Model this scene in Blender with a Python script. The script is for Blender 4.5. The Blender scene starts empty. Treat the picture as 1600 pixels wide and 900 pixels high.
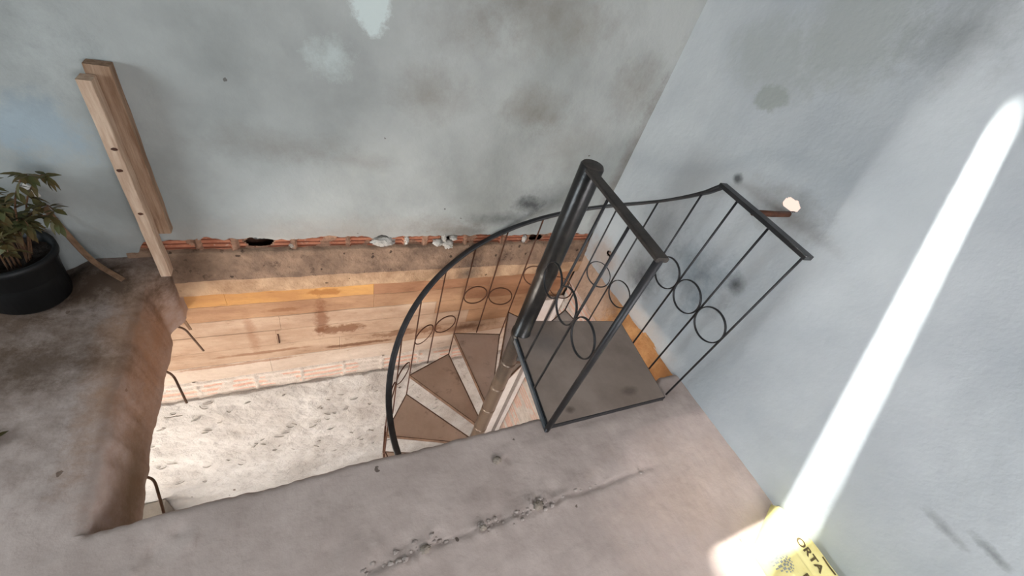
import bpy, bmesh, math, random
from mathutils import Vector, Matrix, noise
random.seed(7)
sc = bpy.context.scene
COL = sc.collection
# ------------------------------------------------------------------ camera
cam = bpy.data.cameras.new('camera'); cam.sensor_width = 36.0; cam.lens = 616.4 / 1600 * 36.0
cam.clip_start = 0.02
camo = bpy.data.objects.new('camera', cam); COL.objects.link(camo)
R = Matrix(((0.8951929, 0.0734791, -0.4395799, 0), (-0.3613509, 0.6969947, -0.6193738, 0),
            (0.2608738, 0.7133016, 0.6504965, 1.5), (0, 0, 0, 1)))
camo.matrix_world = R
sc.camera = camo
# ------------------------------------------------------------------ world, lights, exposure
sc.view_settings.view_transform = 'Standard'; sc.view_settings.look = 'None'
sc.view_settings.gamma = 1.0; sc.view_settings.exposure = 0.0; sc.view_settings.use_curve_mapping = False
w = bpy.data.worlds.new('daylight'); sc.world = w; w.use_nodes = True
nt = w.node_tree; bgn = nt.nodes['Background']
tc = nt.nodes.new('ShaderNodeTexCoord'); sp = nt.nodes.new('ShaderNodeSeparateXYZ')
mr = nt.nodes.new('ShaderNodeMapRange'); mr.inputs['From Min'].default_value = -0.12; mr.inputs['From Max'].default_value = 0.12
mx = nt.nodes.new('ShaderNodeMix'); mx.data_type = 'RGBA'
mx.inputs[6].default_value = (1.0, 0.80, 0.68, 1); mx.inputs[7].default_value = (0.86, 0.94, 1.0, 1)
nt.links.new(tc.outputs['Generated'], sp.inputs[0]); nt.links.new(sp.outputs[2], mr.inputs['Value'])
nt.links.new(mr.outputs[0], mx.inputs[0]); nt.links.new(mx.outputs[2], bgn.inputs[0])
bgn.inputs[1].default_value = 1.1

def area(name, loc, target, sx, sy, power, col):
    l = bpy.data.lights.new(name, 'AREA'); l.shape = 'RECTANGLE'; l.size = sx; l.size_y = sy
    l.energy = power; l.color = col
    o = bpy.data.objects.new(name, l); COL.objects.link(o); o.location = loc
    d = Vector(target) - Vector(loc); o.rotation_euler = d.to_track_quat('-Z', 'Y').to_euler()
    return o
area('window_daylight', (-2.98, 0.20, 1.02), (1.7, 0.9, 0.95), 1.15, 0.8, 56, (0.82, 0.93, 1.0))
area('near_fill', (0.9, -2.2, 1.6), (1.2, 0.5, 0.1), 1.3, 1.2, 66, (0.98, 0.97, 1.0))  # added fill from behind the camera, brightens the floor and right wall
area('lower_doorway_daylight', (-1.5, 0.1, -2.0), (-0.2, 1.74, -1.75), 1.2, 1.2, 25, (1.0, 0.94, 0.89))
area('lower_side_fill', (0.2, -1.0, -1.5), (1.65, 1.6, -2.1), 1.0, 1.0, 24, (1.0, 0.96, 0.94))  # added fill for the dim lower right corner
sun = bpy.data.lights.new('sun', 'SUN'); sun.energy = 170; sun.angle = math.radians(3.2); sun.color = (1.0, 0.99, 0.95)
suno = bpy.data.objects.new('sun', sun); COL.objects.link(suno)
suno.rotation_euler = Vector((0.35, -0.383, -0.924)).to_track_quat('-Z', 'Y').to_euler()

# added soft second sun, same direction, imitating the glow beside the streak
halo = bpy.data.lights.new('streak_glow_sun', 'SUN'); halo.energy = 85; halo.angle = math.radians(24); halo.color = (1.0, 0.98, 0.94)
halo_o = bpy.data.objects.new('streak_glow_sun', halo); COL.objects.link(halo_o); halo_o.rotation_euler = suno.rotation_euler

# ------------------------------------------------------------------ helpers
def tag(o, label=None, cat=None, group=None, kind=None):
    if label: o['label'] = label
    if cat: o['category'] = cat
    if group: o['group'] = group
    if kind: o['kind'] = kind
    return o
def obj(name, bm, mats, parent=None, smooth=False):
    bmesh.ops.recalc_face_normals(bm, faces=bm.faces)
    me = bpy.data.meshes.new(name); bm.to_mesh(me); bm.free()
    for m in (mats if isinstance(mats, (list, tuple)) else [mats]): me.materials.append(m)
    if smooth:
        for p in me.polygons: p.use_smooth = True
    o = bpy.data.objects.new(name, me); COL.objects.link(o)
    if parent: o.parent = parent; o.matrix_parent_inverse = Matrix.Translation(-parent.location)
    return o
def empty(name, loc):
    o = bpy.data.objects.new(name, None); COL.objects.link(o); o.location = loc; o.empty_display_size = 0.05
    return o
def box(bm, lo, hi, bevel=0.0, mat=0, rot=None, piv=None):
    n0 = len(bm.verts)
    r = bmesh.ops.create_cube(bm, size=1.0)
    vs = r['verts']
    for v in vs:
        v.co = Vector([(lo[i] + hi[i]) / 2 + v.co[i] * (hi[i] - lo[i]) for i in range(3)])
    fs = set(f for v in vs for f in v.link_faces)
    if bevel:
        es = list(set(e for v in vs for e in v.link_edges))
        rr = bmesh.ops.bevel(bm, geom=es, offset=bevel, segments=2, affect='EDGES', profile=0.6)
        vs = list(set(v for f in rr['faces'] for v in f.verts)); fs = set(f for v in vs for f in v.link_faces)
    if rot is not None:
        for v in set(v for f in fs for v in f.verts): v.co = piv + rot @ (v.co - piv)
    for f in fs: f.material_index = mat
def frames(pts, closed=False):
    n = len(pts); out = []
    prev = None
    for i in range(n):
        a = pts[(i - 1) % n] if (closed or i > 0) else pts[i]
        b = pts[(i + 1) % n] if (closed or i < n - 1) else pts[i]
        t = (b - a).normalized()
        if prev is None:
            u = Vector((0, 0, 1)) if abs(t.z) < 0.9 else Vector((0, 1, 0))
            u = (u - t * u.dot(t)).normalized()
        else:
            u = (prev - t * prev.dot(t)).normalized()
        prev = u
        out.append((t, u, t.cross(u)))
    return out
def sweep(bm, pts, prof, closed=False, upz=False, mat=0, scale=None):
    """sweep a profile (list of (a,b): a along u, b along t x u) along points"""
    pts = [Vector(p) for p in pts]; fr = frames(pts, closed); rings = []
    for i, (p, (t, u, v)) in enumerate(zip(pts, fr)):
        if upz:
            v = t.cross(Vector((0, 0, 1))).normalized(); u = v.cross(t).normalized()
        s = scale[i] if scale else 1.0
        rings.append([bm.verts.new(p + u * a * s + v * b * s) for a, b in prof])
    m = len(prof); n = len(rings)
    for i in range(n if closed else n - 1):
        A, B = rings[i], rings[(i + 1) % n]
        for k in range(m):
            f = bm.faces.new((A[k], A[(k + 1) % m], B[(k + 1) % m], B[k])); f.material_index = mat
    if not closed:
        bm.faces.new(rings[0][::-1]).material_index = mat; bm.faces.new(rings[-1]).material_index = mat
def circ(r, n=10): return [(r * math.cos(2 * math.pi * k / n), r * math.sin(2 * math.pi * k / n)) for k in range(n)]
def rect(h, wd, c=0.0):
    h /= 2; wd /= 2
    if not c: return [(-h, -wd), (h, -wd), (h, wd), (-h, wd)]
    return [(-h + c, -wd), (h - c, -wd), (h, -wd + c), (h, wd - c), (h - c, wd), (-h + c, wd), (-h, wd - c), (-h, -wd + c)]
def nz(x, y, z, s=1.0, oct=3):
    return noise.fractal(Vector((x * s, y * s, z * s)), 1.0, 2.0, oct)
def grid(bm, us, vs, fn, skip=None, matfn=None):
    g = [[bm.verts.new(fn(u, v)) for v in vs] for u in us]
    for i in range(len(us) - 1):
        for j in range(len(vs) - 1):
            uc = (us[i] + us[i + 1]) / 2; vc = (vs[j] + vs[j + 1]) / 2
            if skip and skip(uc, vc): continue
            f = bm.faces.new((g[i][j], g[i + 1][j], g[i + 1][j + 1], g[i][j + 1]))
            if matfn: f.material_index = matfn(uc, vc)
    return g
def rng(a, b, s):
    n = max(1, int(round(abs(b - a) / s))); return [a + (b - a) * i / n for i in range(n + 1)]
def smooth01(x): x = max(0, min(1, x)); return x * x * (3 - 2 * x)

# ------------------------------------------------------------------ materials
def lin(c): return tuple((x / 255 / 12.92) if x / 255 <= 0.04045 else ((x / 255 + 0.055) / 1.055) ** 2.4 for x in c) + (1,)
def mat(name, c1, c2=None, scale=6.0, rough=0.9, bump=0.3, bscale=60.0, metal=0.0, stains_and_shade=(), fine=None, stretch=(1, 1, 1), detail=6, spec=0.3, contrast=(0.35, 0.65), bdist=0.01, specks=None):
    """colours in sRGB 0-255; stains: (centre, radii, colour, strength, noise amount, softness)"""
    m = bpy.data.materials.new(name); m.use_nodes = True; t = m.node_tree; N = t.nodes; L = t.links
    b = N['Principled BSDF']; b.inputs['Roughness'].default_value = rough; b.inputs['Metallic'].default_value = metal
    b.inputs['Specular IOR Level'].default_value = spec
    geo = N.new('ShaderNodeNewGeometry')
    mp = N.new('ShaderNodeMapping'); mp.inputs['Scale'].default_value = stretch; L.new(geo.outputs['Position'], mp.inputs[0])
    def noi(sc_, det=6, ro=0.6, src=None):
        n = N.new('ShaderNodeTexNoise'); n.inputs['Scale'].default_value = sc_; n.inputs['Detail'].default_value = det
        n.inputs['Roughness'].default_value = ro; L.new(src or mp.outputs[0], n.inputs['Vector']); return n
    def mathn(op, a, b_=None, clamp=False):
        n = N.new('ShaderNodeMath'); n.operation = op; n.use_clamp = clamp
        for i, x in enumerate((a, b_)):
            if x is None: continue
            if isinstance(x, (int, float)): n.inputs[i].default_value = x
            else: L.new(x, n.inputs[i])
        return n.outputs[0]
    def mix(f, a, b_):
        n = N.new('ShaderNodeMix'); n.data_type = 'RGBA'
        if isinstance(f, (int, float)): n.inputs[0].default_value = f
        else: L.new(f, n.inputs[0])
        for k, x in ((6, a), (7, b_)):
            if isinstance(x, tuple): n.inputs[k].default_value = x
            else: L.new(x, n.inputs[k])
        return n.outputs[2]
    n1 = noi(scale, detail)
    r1 = N.new('ShaderNodeMapRange'); r1.inputs['From Min'].default_value = contrast[0]; r1.inputs['From Max'].default_value = contrast[1]
    L.new(n1.outputs[0], r1.inputs['Value'])
    col = mix(r1.outputs[0], lin(c1), lin(c2 or c1))
    if fine:
        n2 = noi(fine[0], 5, 0.7); r2 = N.new('ShaderNodeMapRange'); r2.inputs['From Min'].default_value = fine[2]; r2.inputs['From Max'].default_value = fine[2] + 0.1
        L.new(n2.outputs[0], r2.inputs['Value']); col = mix(mathn('MULTIPLY', r2.outputs[0], fine[3]), col, lin(fine[1]))
    if specks:
        vo = N.new('ShaderNodeTexVoronoi'); vo.inputs['Scale'].default_value = specks[0]; vo.inputs['Randomness'].default_value = 1.0
        vn = noi(40, 3, 0.6, geo.outputs['Position']); va = N.new('ShaderNodeVectorMath'); va.operation = 'MULTIPLY_ADD'
        L.new(vn.outputs['Color'], va.inputs[0]); va.inputs[1].default_value = (0.03, 0.03, 0.03); L.new(geo.outputs['Position'], va.inputs[2])
        L.new(va.outputs[0], vo.inputs['Vector'])
        sx = N.new('ShaderNodeSeparateColor'); L.new(vo.outputs['Color'], sx.inputs[0])
        k1 = mathn('LESS_THAN', vo.outputs['Distance'], mathn('MULTIPLY', sx.outputs[1], specks[1])); k2 = mathn('GREATER_THAN', sx.outputs[0], specks[4])
        col = mix(mathn('MULTIPLY', mathn('MULTIPLY', k1, k2), specks[3]), col, lin(specks[2]))
    if stains_and_shade:
        ns = noi(9.0, 8, 0.75, geo.outputs['Position'])
        for (c, rad, sc_, st, amp, soft) in stains_and_shade:
            v = N.new('ShaderNodeVectorMath'); v.operation = 'SUBTRACT'; L.new(geo.outputs['Position'], v.inputs[0]); v.inputs[1].default_value = c
            d = N.new('ShaderNodeVectorMath'); d.operation = 'DIVIDE'; L.new(v.outputs[0], d.inputs[0]); d.inputs[1].default_value = rad
            ln = N.new('ShaderNodeVectorMath'); ln.operation = 'LENGTH'; L.new(d.outputs[0], ln.inputs[0])
            a = mathn('SUBTRACT', 1.0, ln.outputs['Value'])
            nn = mathn('MULTIPLY', mathn('SUBTRACT', ns.outputs[0], 0.5), amp * 2)
            s = mathn('ADD', a, nn)
            s = mathn('DIVIDE', s, soft, True)
            s = mathn('MULTIPLY', s, st)
            col = mix(s, col, lin(sc_))
    L.new(col, b.inputs['Base Color'])
    if bump:
        nb = noi(bscale, 6, 0.65)
        nb2 = noi(bscale * 0.15, 4, 0.6)
        h = mathn('ADD', nb.outputs[0], mathn('MULTIPLY', nb2.outputs[0], 2.0))
        bp = N.new('ShaderNodeBump'); bp.inputs['Strength'].default_value = bump; bp.inputs['Distance'].default_value = bdist
        L.new(h, bp.inputs['Height']); L.new(bp.outputs[0], b.inputs['Normal'])
    return m

YB, XR = 1.735, 1.7125
SOOT = (48, 50, 52); BRN = (112, 104, 94)
M = {}
M['plaster_back'] = mat('plaster_back', (172, 176, 174), (142, 146, 144), 1.6, specks=(9, 0.07, (88, 84, 80), 0.8, 0.80), bump=0.2, bscale=40, fine=(34, (104, 102, 98), 0.70, 0.5), stains_and_shade=[
    ((0.98, YB, 0.27), (0.26, 1, 0.07), SOOT, 0.6, 0.9, 1.0), ((1.14, YB, 0.37), (0.13, 1, 0.07), SOOT, 0.8, 0.9, 0.8),
    ((1.30, YB, 0.40), (0.26, 1, 0.14), SOOT, 0.45, 0.9, 1.2), ((0.80, YB, 0.17), (0.15, 1, 0.06), SOOT, 0.5, 0.9, 0.8),
    ((1.00, YB, 0.90), (0.22, 1, 0.14), BRN, 0.7, 0.9, 1.2), ((0.48, YB, 0.91), (0.2, 1, 0.14), BRN, 0.6, 0.9, 1.2),
    ((0.95, YB, 1.28), (0.4, 1, 0.2), BRN, 0.6, 1.0, 1.2), ((1.55, YB, 1.08), (0.2, 1, 0.2), BRN, 0.65, 0.9, 1.2),
    ((0.24, YB, 1.17), (0.08, 1, 0.08), (205, 218, 216), 0.8, 1.3, 0.4), ((0.10, YB, 0.98), (0.09, 1, 0.09), (192, 204, 202), 0.6, 1.4, 0.7),
    ((-0.12, YB, 0.62), (0.3, 1, 0.09), BRN, 0.45, 1.0, 1.2), ((-0.80, YB, 0.62), (0.16, 1, 0.14), (140, 158, 170), 0.6, 1.2, 0.6),
    ((-0.85, YB, 0.95), (0.3, 1, 0.3), (112, 116, 114), 0.6, 1.0, 1.0), ((0.2, YB, 0.58), (0.2, 1, 0.06), BRN, 0.35, 1.0, 1.2),
    ((0.1, YB, 0.18), (0.95, 1, 0.13), (148, 136, 126), 0.6, 0.7, 1.2), ((1.70, YB, 0.55), (0.07, 1, 0.8), (112, 106, 100), 0.7, 0.9, 0.9),
    ((0.62, YB, 0.20), (0.18, 1, 0.12), BRN, 0.6, 0.9, 1.2),
    ((1.25, YB, 0.75), (0.3, 1, 0.2), BRN, 0.35, 1.1, 1.2), ((0.6, YB, 1.2), (0.25, 1, 0.15), BRN, 0.4, 1.1, 1.2)])
M['plaster_right'] = mat('plaster_right', (196, 202, 205), (176, 183, 188), 1.7, specks=(7, 0.06, (128, 130, 132), 0.7, 0.82), bump=0.18, bscale=38, fine=(30, (132, 136, 138), 0.72, 0.4), stains_and_shade=[
    ((XR, 0.80, 0.97), (1, 0.20, 0.12), (122, 118, 112), 0.75, 0.9, 1.1), ((XR, 0.76, 0.60), (1, 0.06, 0.06), SOOT, 0.85, 0.7, 1.0),
    ((XR, 1.30, 0.52), (1, 0.18, 0.17), (116, 120, 124), 0.6, 0.9, 1.2), ((XR, 0.96, 0.48), (1, 0.26, 0.20), (108, 122, 132), 0.7, 1.0, 1.1),
    ((XR, 1.20, 0.24), (1, 0.16, 0.16), (84, 84, 88), 0.8, 0.9, 1.0), ((XR, 1.07, 0.965), (1, 0.035, 0.03), SOOT, 0.8, 0.8, 0.7),
    ((XR, 1.26, 1.40), (1, 0.28, 0.16), (172, 178, 177), 0.7, 0.7, 0.5), ((XR, 1.03, 1.56), (1, 0.24, 0.22), (168, 174, 172), 0.7, 0.7, 0.5),
    ((XR, 1.16, 1.28), (1, 0.08, 0.06), (158, 164, 160), 0.8, 1.0, 0.3), ((XR, 0.75, 1.62), (1, 0.16, 0.16), (120, 124, 122), 0.6, 0.9, 1.0),
    ((XR, -0.25, 0.505), (1, 0.08, 0.022), (140, 143, 146), 0.7, 1.6, 1.0), ((XR, -0.345, 0.56), (1, 0.06, 0.018), (120, 124, 126), 0.7, 1.5, 1.0),
    ((XR, 1.55, 0.10), (1, 0.2, 0.16), (176, 158, 146), 0.8, 0.9, 0.8), ((XR, 1.05, 0.02), (1, 0.42, 0.10), (192, 184, 178), 0.8, 0.8, 0.8),
    ((XR, 0.85, 0.42), (1, 0.07, 0.3), (126, 140, 150), 0.45, 1.0, 1.0)])
M['floor'] = mat('floor_cement', (184, 170, 163), (160, 146, 139), 4.0, specks=(13, 0.14, (84, 72, 64), 0.85, 0.75), bump=0.35, bscale=26, fine=(24, (112, 100, 94), 0.68, 0.7), stains_and_shade=[
    ((-1.10, 1.45, 0), (0.85, 0.80, 0.3), (92, 74, 60), 0.95, 0.7, 0.9), ((-0.66, 1.35, -0.15), (0.13, 0.75, 0.35), (150, 114, 88), 0.95, 0.5, 0.8),  # back-left brown is dirt, darkened further to stand in for shade
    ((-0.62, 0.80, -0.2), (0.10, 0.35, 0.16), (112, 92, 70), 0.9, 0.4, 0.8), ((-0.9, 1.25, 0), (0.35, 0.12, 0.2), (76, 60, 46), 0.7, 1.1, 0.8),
    ((-0.83, 1.62, 0), (0.4, 0.16, 0.2), (62, 48, 36), 0.9, 1.0, 0.8), ((-0.62, 0.63, -0.12), (0.10, 0.05, 0.12), (84, 66, 50), 0.8, 0.6, 0.8),  # deep brown near the pot: dirt with its shade painted in
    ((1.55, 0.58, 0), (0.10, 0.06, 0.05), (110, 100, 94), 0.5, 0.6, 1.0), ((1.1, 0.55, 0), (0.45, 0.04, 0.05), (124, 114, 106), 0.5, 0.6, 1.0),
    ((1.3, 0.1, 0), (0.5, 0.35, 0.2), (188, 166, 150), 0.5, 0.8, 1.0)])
M['beam_dirty'] = mat('beam_dirty', (158, 130, 108), (118, 96, 80), 9.0, specks=(20, 0.24, (58, 44, 34), 0.85, 0.6), bump=0.9, bscale=40, fine=(20, (66, 50, 40), 0.60, 0.85), stains_and_shade=[
    ((0.86, YB, -0.10), (0.10, 0.3, 0.12), (78, 68, 62), 0.8, 0.5, 0.8), ((-0.5, YB, 0), (0.16, 0.3, 0.2), (88, 70, 56), 0.7, 0.5, 1.0)])
M['beam_edge'] = mat('beam_edge', (196, 164, 132), (160, 128, 100), 9.0, specks=(16, 0.2, (88, 66, 48), 0.85, 0.7), bump=0.8, bscale=40, fine=(22, (104, 80, 60), 0.66, 0.7), stains_and_shade=[
    ((0.86, YB, -0.12), (0.10, 0.3, 0.08), (84, 74, 68), 0.8, 0.5, 0.8)])
M['board_concrete'] = [mat('board_concrete_%s' % n, a, b_, 5.0, bump=0.5, bscale=26, stretch=(0.5, 1, 1.6), fine=(16, (136, 100, 74), 0.60, 0.5), stains_and_shade=[
    ((0.0, YB, -0.44), (0.05, 0.3, 0.22), (128, 84, 58), 0.75, 1.5, 0.6), ((0.10, YB, -0.58), (0.17, 0.3, 0.045), (122, 82, 56), 0.8, 1.6, 0.4), ((0.20, YB, -0.75), (0.26, 0.3, 0.018), (110, 72, 48), 0.8, 1.3, 0.4),
    ((0.55, YB, -0.68), (0.36, 0.3, 0.04), (122, 84, 58), 0.7, 1.6, 0.5), ((0.9, YB, -0.72), (0.3, 0.3, 0.05), (122, 84, 60), 0.6, 1.6, 0.5), ((-0.45, YB, -0.80), (0.4, 0.3, 0.014), (146, 104, 76), 0.7, 1.2, 0.5),
    ((-0.36, YB, -0.52), (0.035, 0.3, 0.25), (150, 106, 78), 0.5, 1.4, 0.7), ((-0.3, YB, -0.72), (0.3, 0.3, 0.015), (140, 100, 74), 0.7, 0.9, 0.4),
    ((0.02, YB, -0.24), (0.10, 0.3, 0.03), (150, 96, 50), 0.7, 1.2, 0.4), ((-0.2, YB, -0.36), (0.12, 0.3, 0.02), (136, 92, 60), 0.6, 1.2, 0.4)])
    for n, a, b_ in (('ochre', (210, 160, 96), (180, 132, 84)), ('tan', (190, 152, 118), (156, 118, 90)), ('pale', (200, 174, 150), (172, 142, 118)), ('brown', (178, 134, 102), (148, 106, 78)), ('whitish', (222, 206, 190), (200, 180, 162)))]
M['brick'] = mat('brick_red', (182, 122, 94), (156, 96, 72), 14.0, bump=0.4, bscale=90, fine=(40, (196, 168, 146), 0.58, 0.7))
M['brick_pale'] = mat('brick_pale', (228, 190, 170), (216, 174, 154), 10.0, bump=0.4, bscale=80, fine=(40, (232, 214, 200), 0.56, 0.7))
M['mortar'] = mat('mortar', (172, 160, 148), (142, 130, 118), 16.0, bump=0.8, bscale=70)
M['brick_dark'] = mat('brick_groove', (124, 72, 52), (100, 56, 42), 20.0, bump=0.3)  # groove shade put into a darker brick colour
M['joint'] = mat('joint_mortar', (168, 132, 108), (128, 96, 78), 30.0, bump=0.8, bscale=70)
M['mortar_white'] = mat('mortar_white', (206, 202, 194), (166, 160, 152), 22.0, bump=0.8, bscale=80)
M['mortar_grey'] = mat('mortar_grey', (190, 178, 171), (164, 151, 144), 30.0, bump=0.8, bscale=80)
M['mortar_pale'] = mat('mortar_pale', (226, 216, 206), (208, 196, 184), 16.0, bump=0.6, bscale=70)
M['cavity'] = mat('cavity', (92, 60, 46), (64, 42, 32), 20.0, bump=0.5)
M['roughcast'] = mat('roughcast', (212, 208, 203), (180, 174, 168), 3.0, bump=0.7, bscale=20, specks=(15, 0.2, (112, 100, 90), 0.9, 0.6), fine=(15, (124, 114, 106), 0.67, 0.7), bdist=0.03)
M['lower_floor'] = mat('lower_floor', (150, 144, 136), (130, 124, 118), 5.0, bump=0.3)
M['orange'] = mat('orange_band', (206, 158, 108), (184, 132, 86), 12.0, bump=0.7, bscale=40, fine=(30, (120, 74, 40), 0.70, 0.6), stains_and_shade=[((XR, 1.62, -0.15), (1, 0.42, 0.5), (196, 170, 150), 0.9, 0.6, 0.4)])
M['steel'] = mat('black_steel', (56, 56, 58), (42, 42, 44), 14.0, rough=0.42, bump=0.12, bscale=90, metal=0.35, spec=0.5, fine=(30, (78, 68, 60), 0.62, 0.5))
M['pole'] = mat('pole_steel', (56, 54, 52), (34, 33, 33), 9.0, rough=0.28, bump=0.08, bscale=70, metal=0.35, spec=0.5, fine=(24, (92, 80, 68), 0.62, 0.6), stains_and_shade=[
    ((0.923, 1.089, -1.9), (2.0, 2.0, 1.9), (122, 106, 92), 0.85, 0.25, 0.25), ((0.9, 1.06, 0.97), (0.06, 0.06, 0.008), (88, 82, 76), 0.8, 0.3, 0.5)])
M['edge_steel'] = mat('edge_steel', (104, 112, 118), (78, 84, 90), 16.0, rough=0.5, bump=0.1, metal=0.2)
M['rail_top'] = mat('rail_dusty', (74, 68, 64), (54, 50, 48), 20.0, rough=0.55, bump=0.15, bscale=90, metal=0.2, fine=(40, (102, 90, 80), 0.60, 0.5))
M['rust'] = mat('rusty_steel', (98, 62, 44), (70, 46, 36), 20.0, rough=0.7, bump=0.2, bscale=90, metal=0.2)
M['plate'] = mat('landing_plate', (146, 132, 122), (126, 112, 102), 5.0, rough=0.75, bump=0.1, bscale=30, metal=0.1, stains_and_shade=[
    ((0.97, 0.62, 0.03), (0.03, 0.02, 0.1), (72, 60, 50), 0.7, 0.5, 0.7), ((1.33, 0.64, 0.03), (0.07, 0.03, 0.1), (72, 62, 56), 0.7, 0.6, 0.7),
    ((1.02, 1.0, 0.03), (0.16, 0.12, 0.1), (92, 90, 90), 0.5, 0.5, 1), ((1.4, 0.7, 0.03), (0.3, 0.2, 0.1), (122, 108, 96), 0.5, 0.5, 1)])
M['tread'] = mat('tread_plate', (216, 202, 192), (196, 180, 168), 4.0, rough=0.8, bump=0.15, bscale=34, stretch=(1, 1, 1), fine=(9, (126, 104, 90), 0.58, 0.5))
M['tread_edge'] = mat('tread_edge', (134, 106, 86), (90, 70, 58), 16.0, rough=0.6, bump=0.2, metal=0.2)
M['wood'] = mat('raw_timber', (198, 174, 152), (170, 142, 120), 9.0, bump=0.3, bscale=30, stretch=(7, 7, 0.7), fine=(6, (120, 86, 62), 0.66, 0.7))
M['wood_mid'] = mat('brown_timber', (162, 136, 114), (126, 98, 76), 9.0, bump=0.35, bscale=30, stretch=(7, 7, 0.7))
M['wood_dark'] = mat('weathered_timber', (132, 104, 82), (100, 78, 60), 9.0, bump=0.35, bscale=30, stretch=(7, 7, 0.7))
M['rebar'] = mat('rebar_steel', (112, 86, 68), (88, 66, 52), 30.0, rough=0.7, bump=0.4, bscale=120, metal=0.2)
M['white_trim'] = mat('white_trim', (240, 236, 232), (226, 220, 214), 8.0, bump=0.1)
M['grey_trim'] = mat('grey_trim', (168, 160, 154), (150, 142, 136), 8.0, bump=0.2)
M['pot'] = mat('black_plastic', (28, 30, 31), (20, 22, 24), 10.0, rough=0.5, bump=0.05)
M['soil'] = mat('soil', (46, 34, 26), (28, 22, 18), 30.0, bump=1.0, bscale=60)
M['leaf'] = mat('leaf_green', (66, 76, 44), (92, 72, 42), 14.0, rough=0.6, bump=0.1)  # green darkened to stand in for shade on the potted plant
M['stem'] = mat('stem_brown', (104, 76, 54), (80, 58, 42), 20.0, bump=0.2)
M['sack'] = mat('sack_paper', (236, 226, 160), (226, 212, 138), 9.0, rough=0.7, bump=0.25, bscale=18)
M['ink'] = mat('sack_ink', (96, 82, 52), (84, 70, 44), 20.0, bump=0.0)
M['ink_grey'] = mat('sack_ink_grey', (150, 152, 146), (132, 136, 132), 40.0, bump=0.0)
M['roof'] = mat('roof_boards', (150, 146, 140), (132, 128, 122), 4.0, bump=0.2)

# ------------------------------------------------------------------ the setting
# upper floor slab with the stair opening
def edge_y(x): return 0.630 + 0.055 * smooth01((x - 1.50) / 0.1) + 0.006 * nz(x, 1.3, 0, 4) + 0.005 * nz(x, 4.1, 0, 24)
def edge_x(y): return -0.622 - 0.028 * smooth01((y - 0.62) / 0.3) + 0.058 * smooth01((y - 1.57) / 0.10) + 0.009 * nz(3.7, y, 0, 4) + 0.004 * nz(7, y, 0, 20)
def crack(x): return 0.302 + 0.012 * nz(x, 8.8, 0, 6)
def fz(x, y):
    z = 0.004 * nz(x, y, 0, 3.0) + 0.0016 * nz(x, y, 3, 22)
    if 0.0 < x < 1.35:
        d = (y - crack(x)); a = smooth01((x - 0.0) / 0.15) * smooth01((1.35 - x) / 0.3)
        z += a * (-0.006 * math.exp(-(d / 0.006) ** 2) + 0.004 * smooth01(-d / 0.05 + 0.4))
    z += 0.065 * smooth01((y - 1.50) / 0.17) * smooth01((x + 0.95) / 0.14)
    for (cx, cy, r, h) in ((0.59, 0.51, 0.022, 0.008), (0.23, 0.30, 0.045, 0.012), (0.44, 0.302, 0.03, 0.012), (0.57, 0.300, 0.035, 0.011), (0.70, 0.31, 0.05, 0.014),
                           (0.06, 0.36, 0.05, 0.006), (1.23, 0.33, 0.04, -0.005), (0.62, 0.50, 0.016, -0.010), (-0.42, 0.57, 0.02, -0.008), (-0.46, 0.535, 0.025, -0.007),
                           (0.10, 0.275, 0.02, 0.011), (0.30, 0.322, 0.02, -0.009), (0.74, 0.34, 0.03, -0.009), (0.85, 0.34, 0.05, 0.006), (0.52, 0.325, 0.03, -0.010), (0.64, 0.325, 0.028, 0.012), (0.49, 0.29, 0.02, 0.010), (0.78, 0.305, 0.025, 0.010), (0.20, 0.33, 0.03, -0.008), (0.16, 0.29, 0.03, 0.010), (-0.02, 0.39, 0.03, -0.006), (0.10, 0.35, 0.025, 0.008), (0.95, 0.31, 0.02, -0.007), (1.1, 0.35, 0.03, 0.005), (1.18, 0.31, 0.02, -0.006), (-0.50, 0.50, 0.02, 0.007), (-0.38, 0.53, 0.02, 0.007)):
        d2 = ((x - cx) ** 2 + (y - cy) ** 2) / (r * r)
        if d2 < 6: z += h * math.exp(-d2) * (0.45 + 1.1 * abs(nz(x, y, 9, 60)))
    return z
bm = bmesh.new()
TH = 0.29
def near(x, v):
    ye = edge_y(x)
    if v <= 0: # top surface: v is distance from the edge (negative)
        y = ye + v
        z = fz(x, y); e = -v
        if e < 0.02: z -= 0.010 * (1 - e / 0.02) ** 2 * (1 if x > -0.63 else 0)
        return Vector((x, y, z))
    return Vector((x, ye + 0.006 * nz(x, 2, v, 12), -0.010 - v * (TH - 0.01)))
vs = [-3.2, -2.4, -1.8, -1.3, -1.0] + rng(-0.85, -0.03, 0.0085) + [-0.02, -0.014, -0.008, -0.004, 0] + rng(0.05, 1.0, 0.08)
us = rng(-3.0, -1.2, 0.2)[:-1] + rng(-1.2, XR, 0.0085)
grid(bm, us, vs, near, skip=lambda u, v: v > 0 and u < -0.62)
def left(v, y):
    xe = edge_x(y)
    if y < 0.70: xe += 0.02 * nz(1, y, 5, 30) * (0.7 - y) / 0.08
    if v <= 0:
        x = xe + v; z = fz(x, y); e = -v
        if e < 0.03: z -= 0.012 * (1 - e / 0.03) ** 2
        return Vector((x, y, z))
    return Vector((xe + (0.030 - 0.034 * smooth01((y - 1.52) / 0.12)) * v ** 0.6 + 0.003 * nz(2, y, v, 6), y, -0.012 - v * (TH - 0.012)))
vs = rng(-2.35, -0.6, 0.15)[:-1] + rng(-0.6, -0.03, 0.01) + [-0.022, -0.014, -0.008, -0.004, 0] + rng(0.04, 1.0, 0.04)
ys = rng(0.616, YB + 0.02, 0.01)
grid(bm, vs, ys, left)
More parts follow.
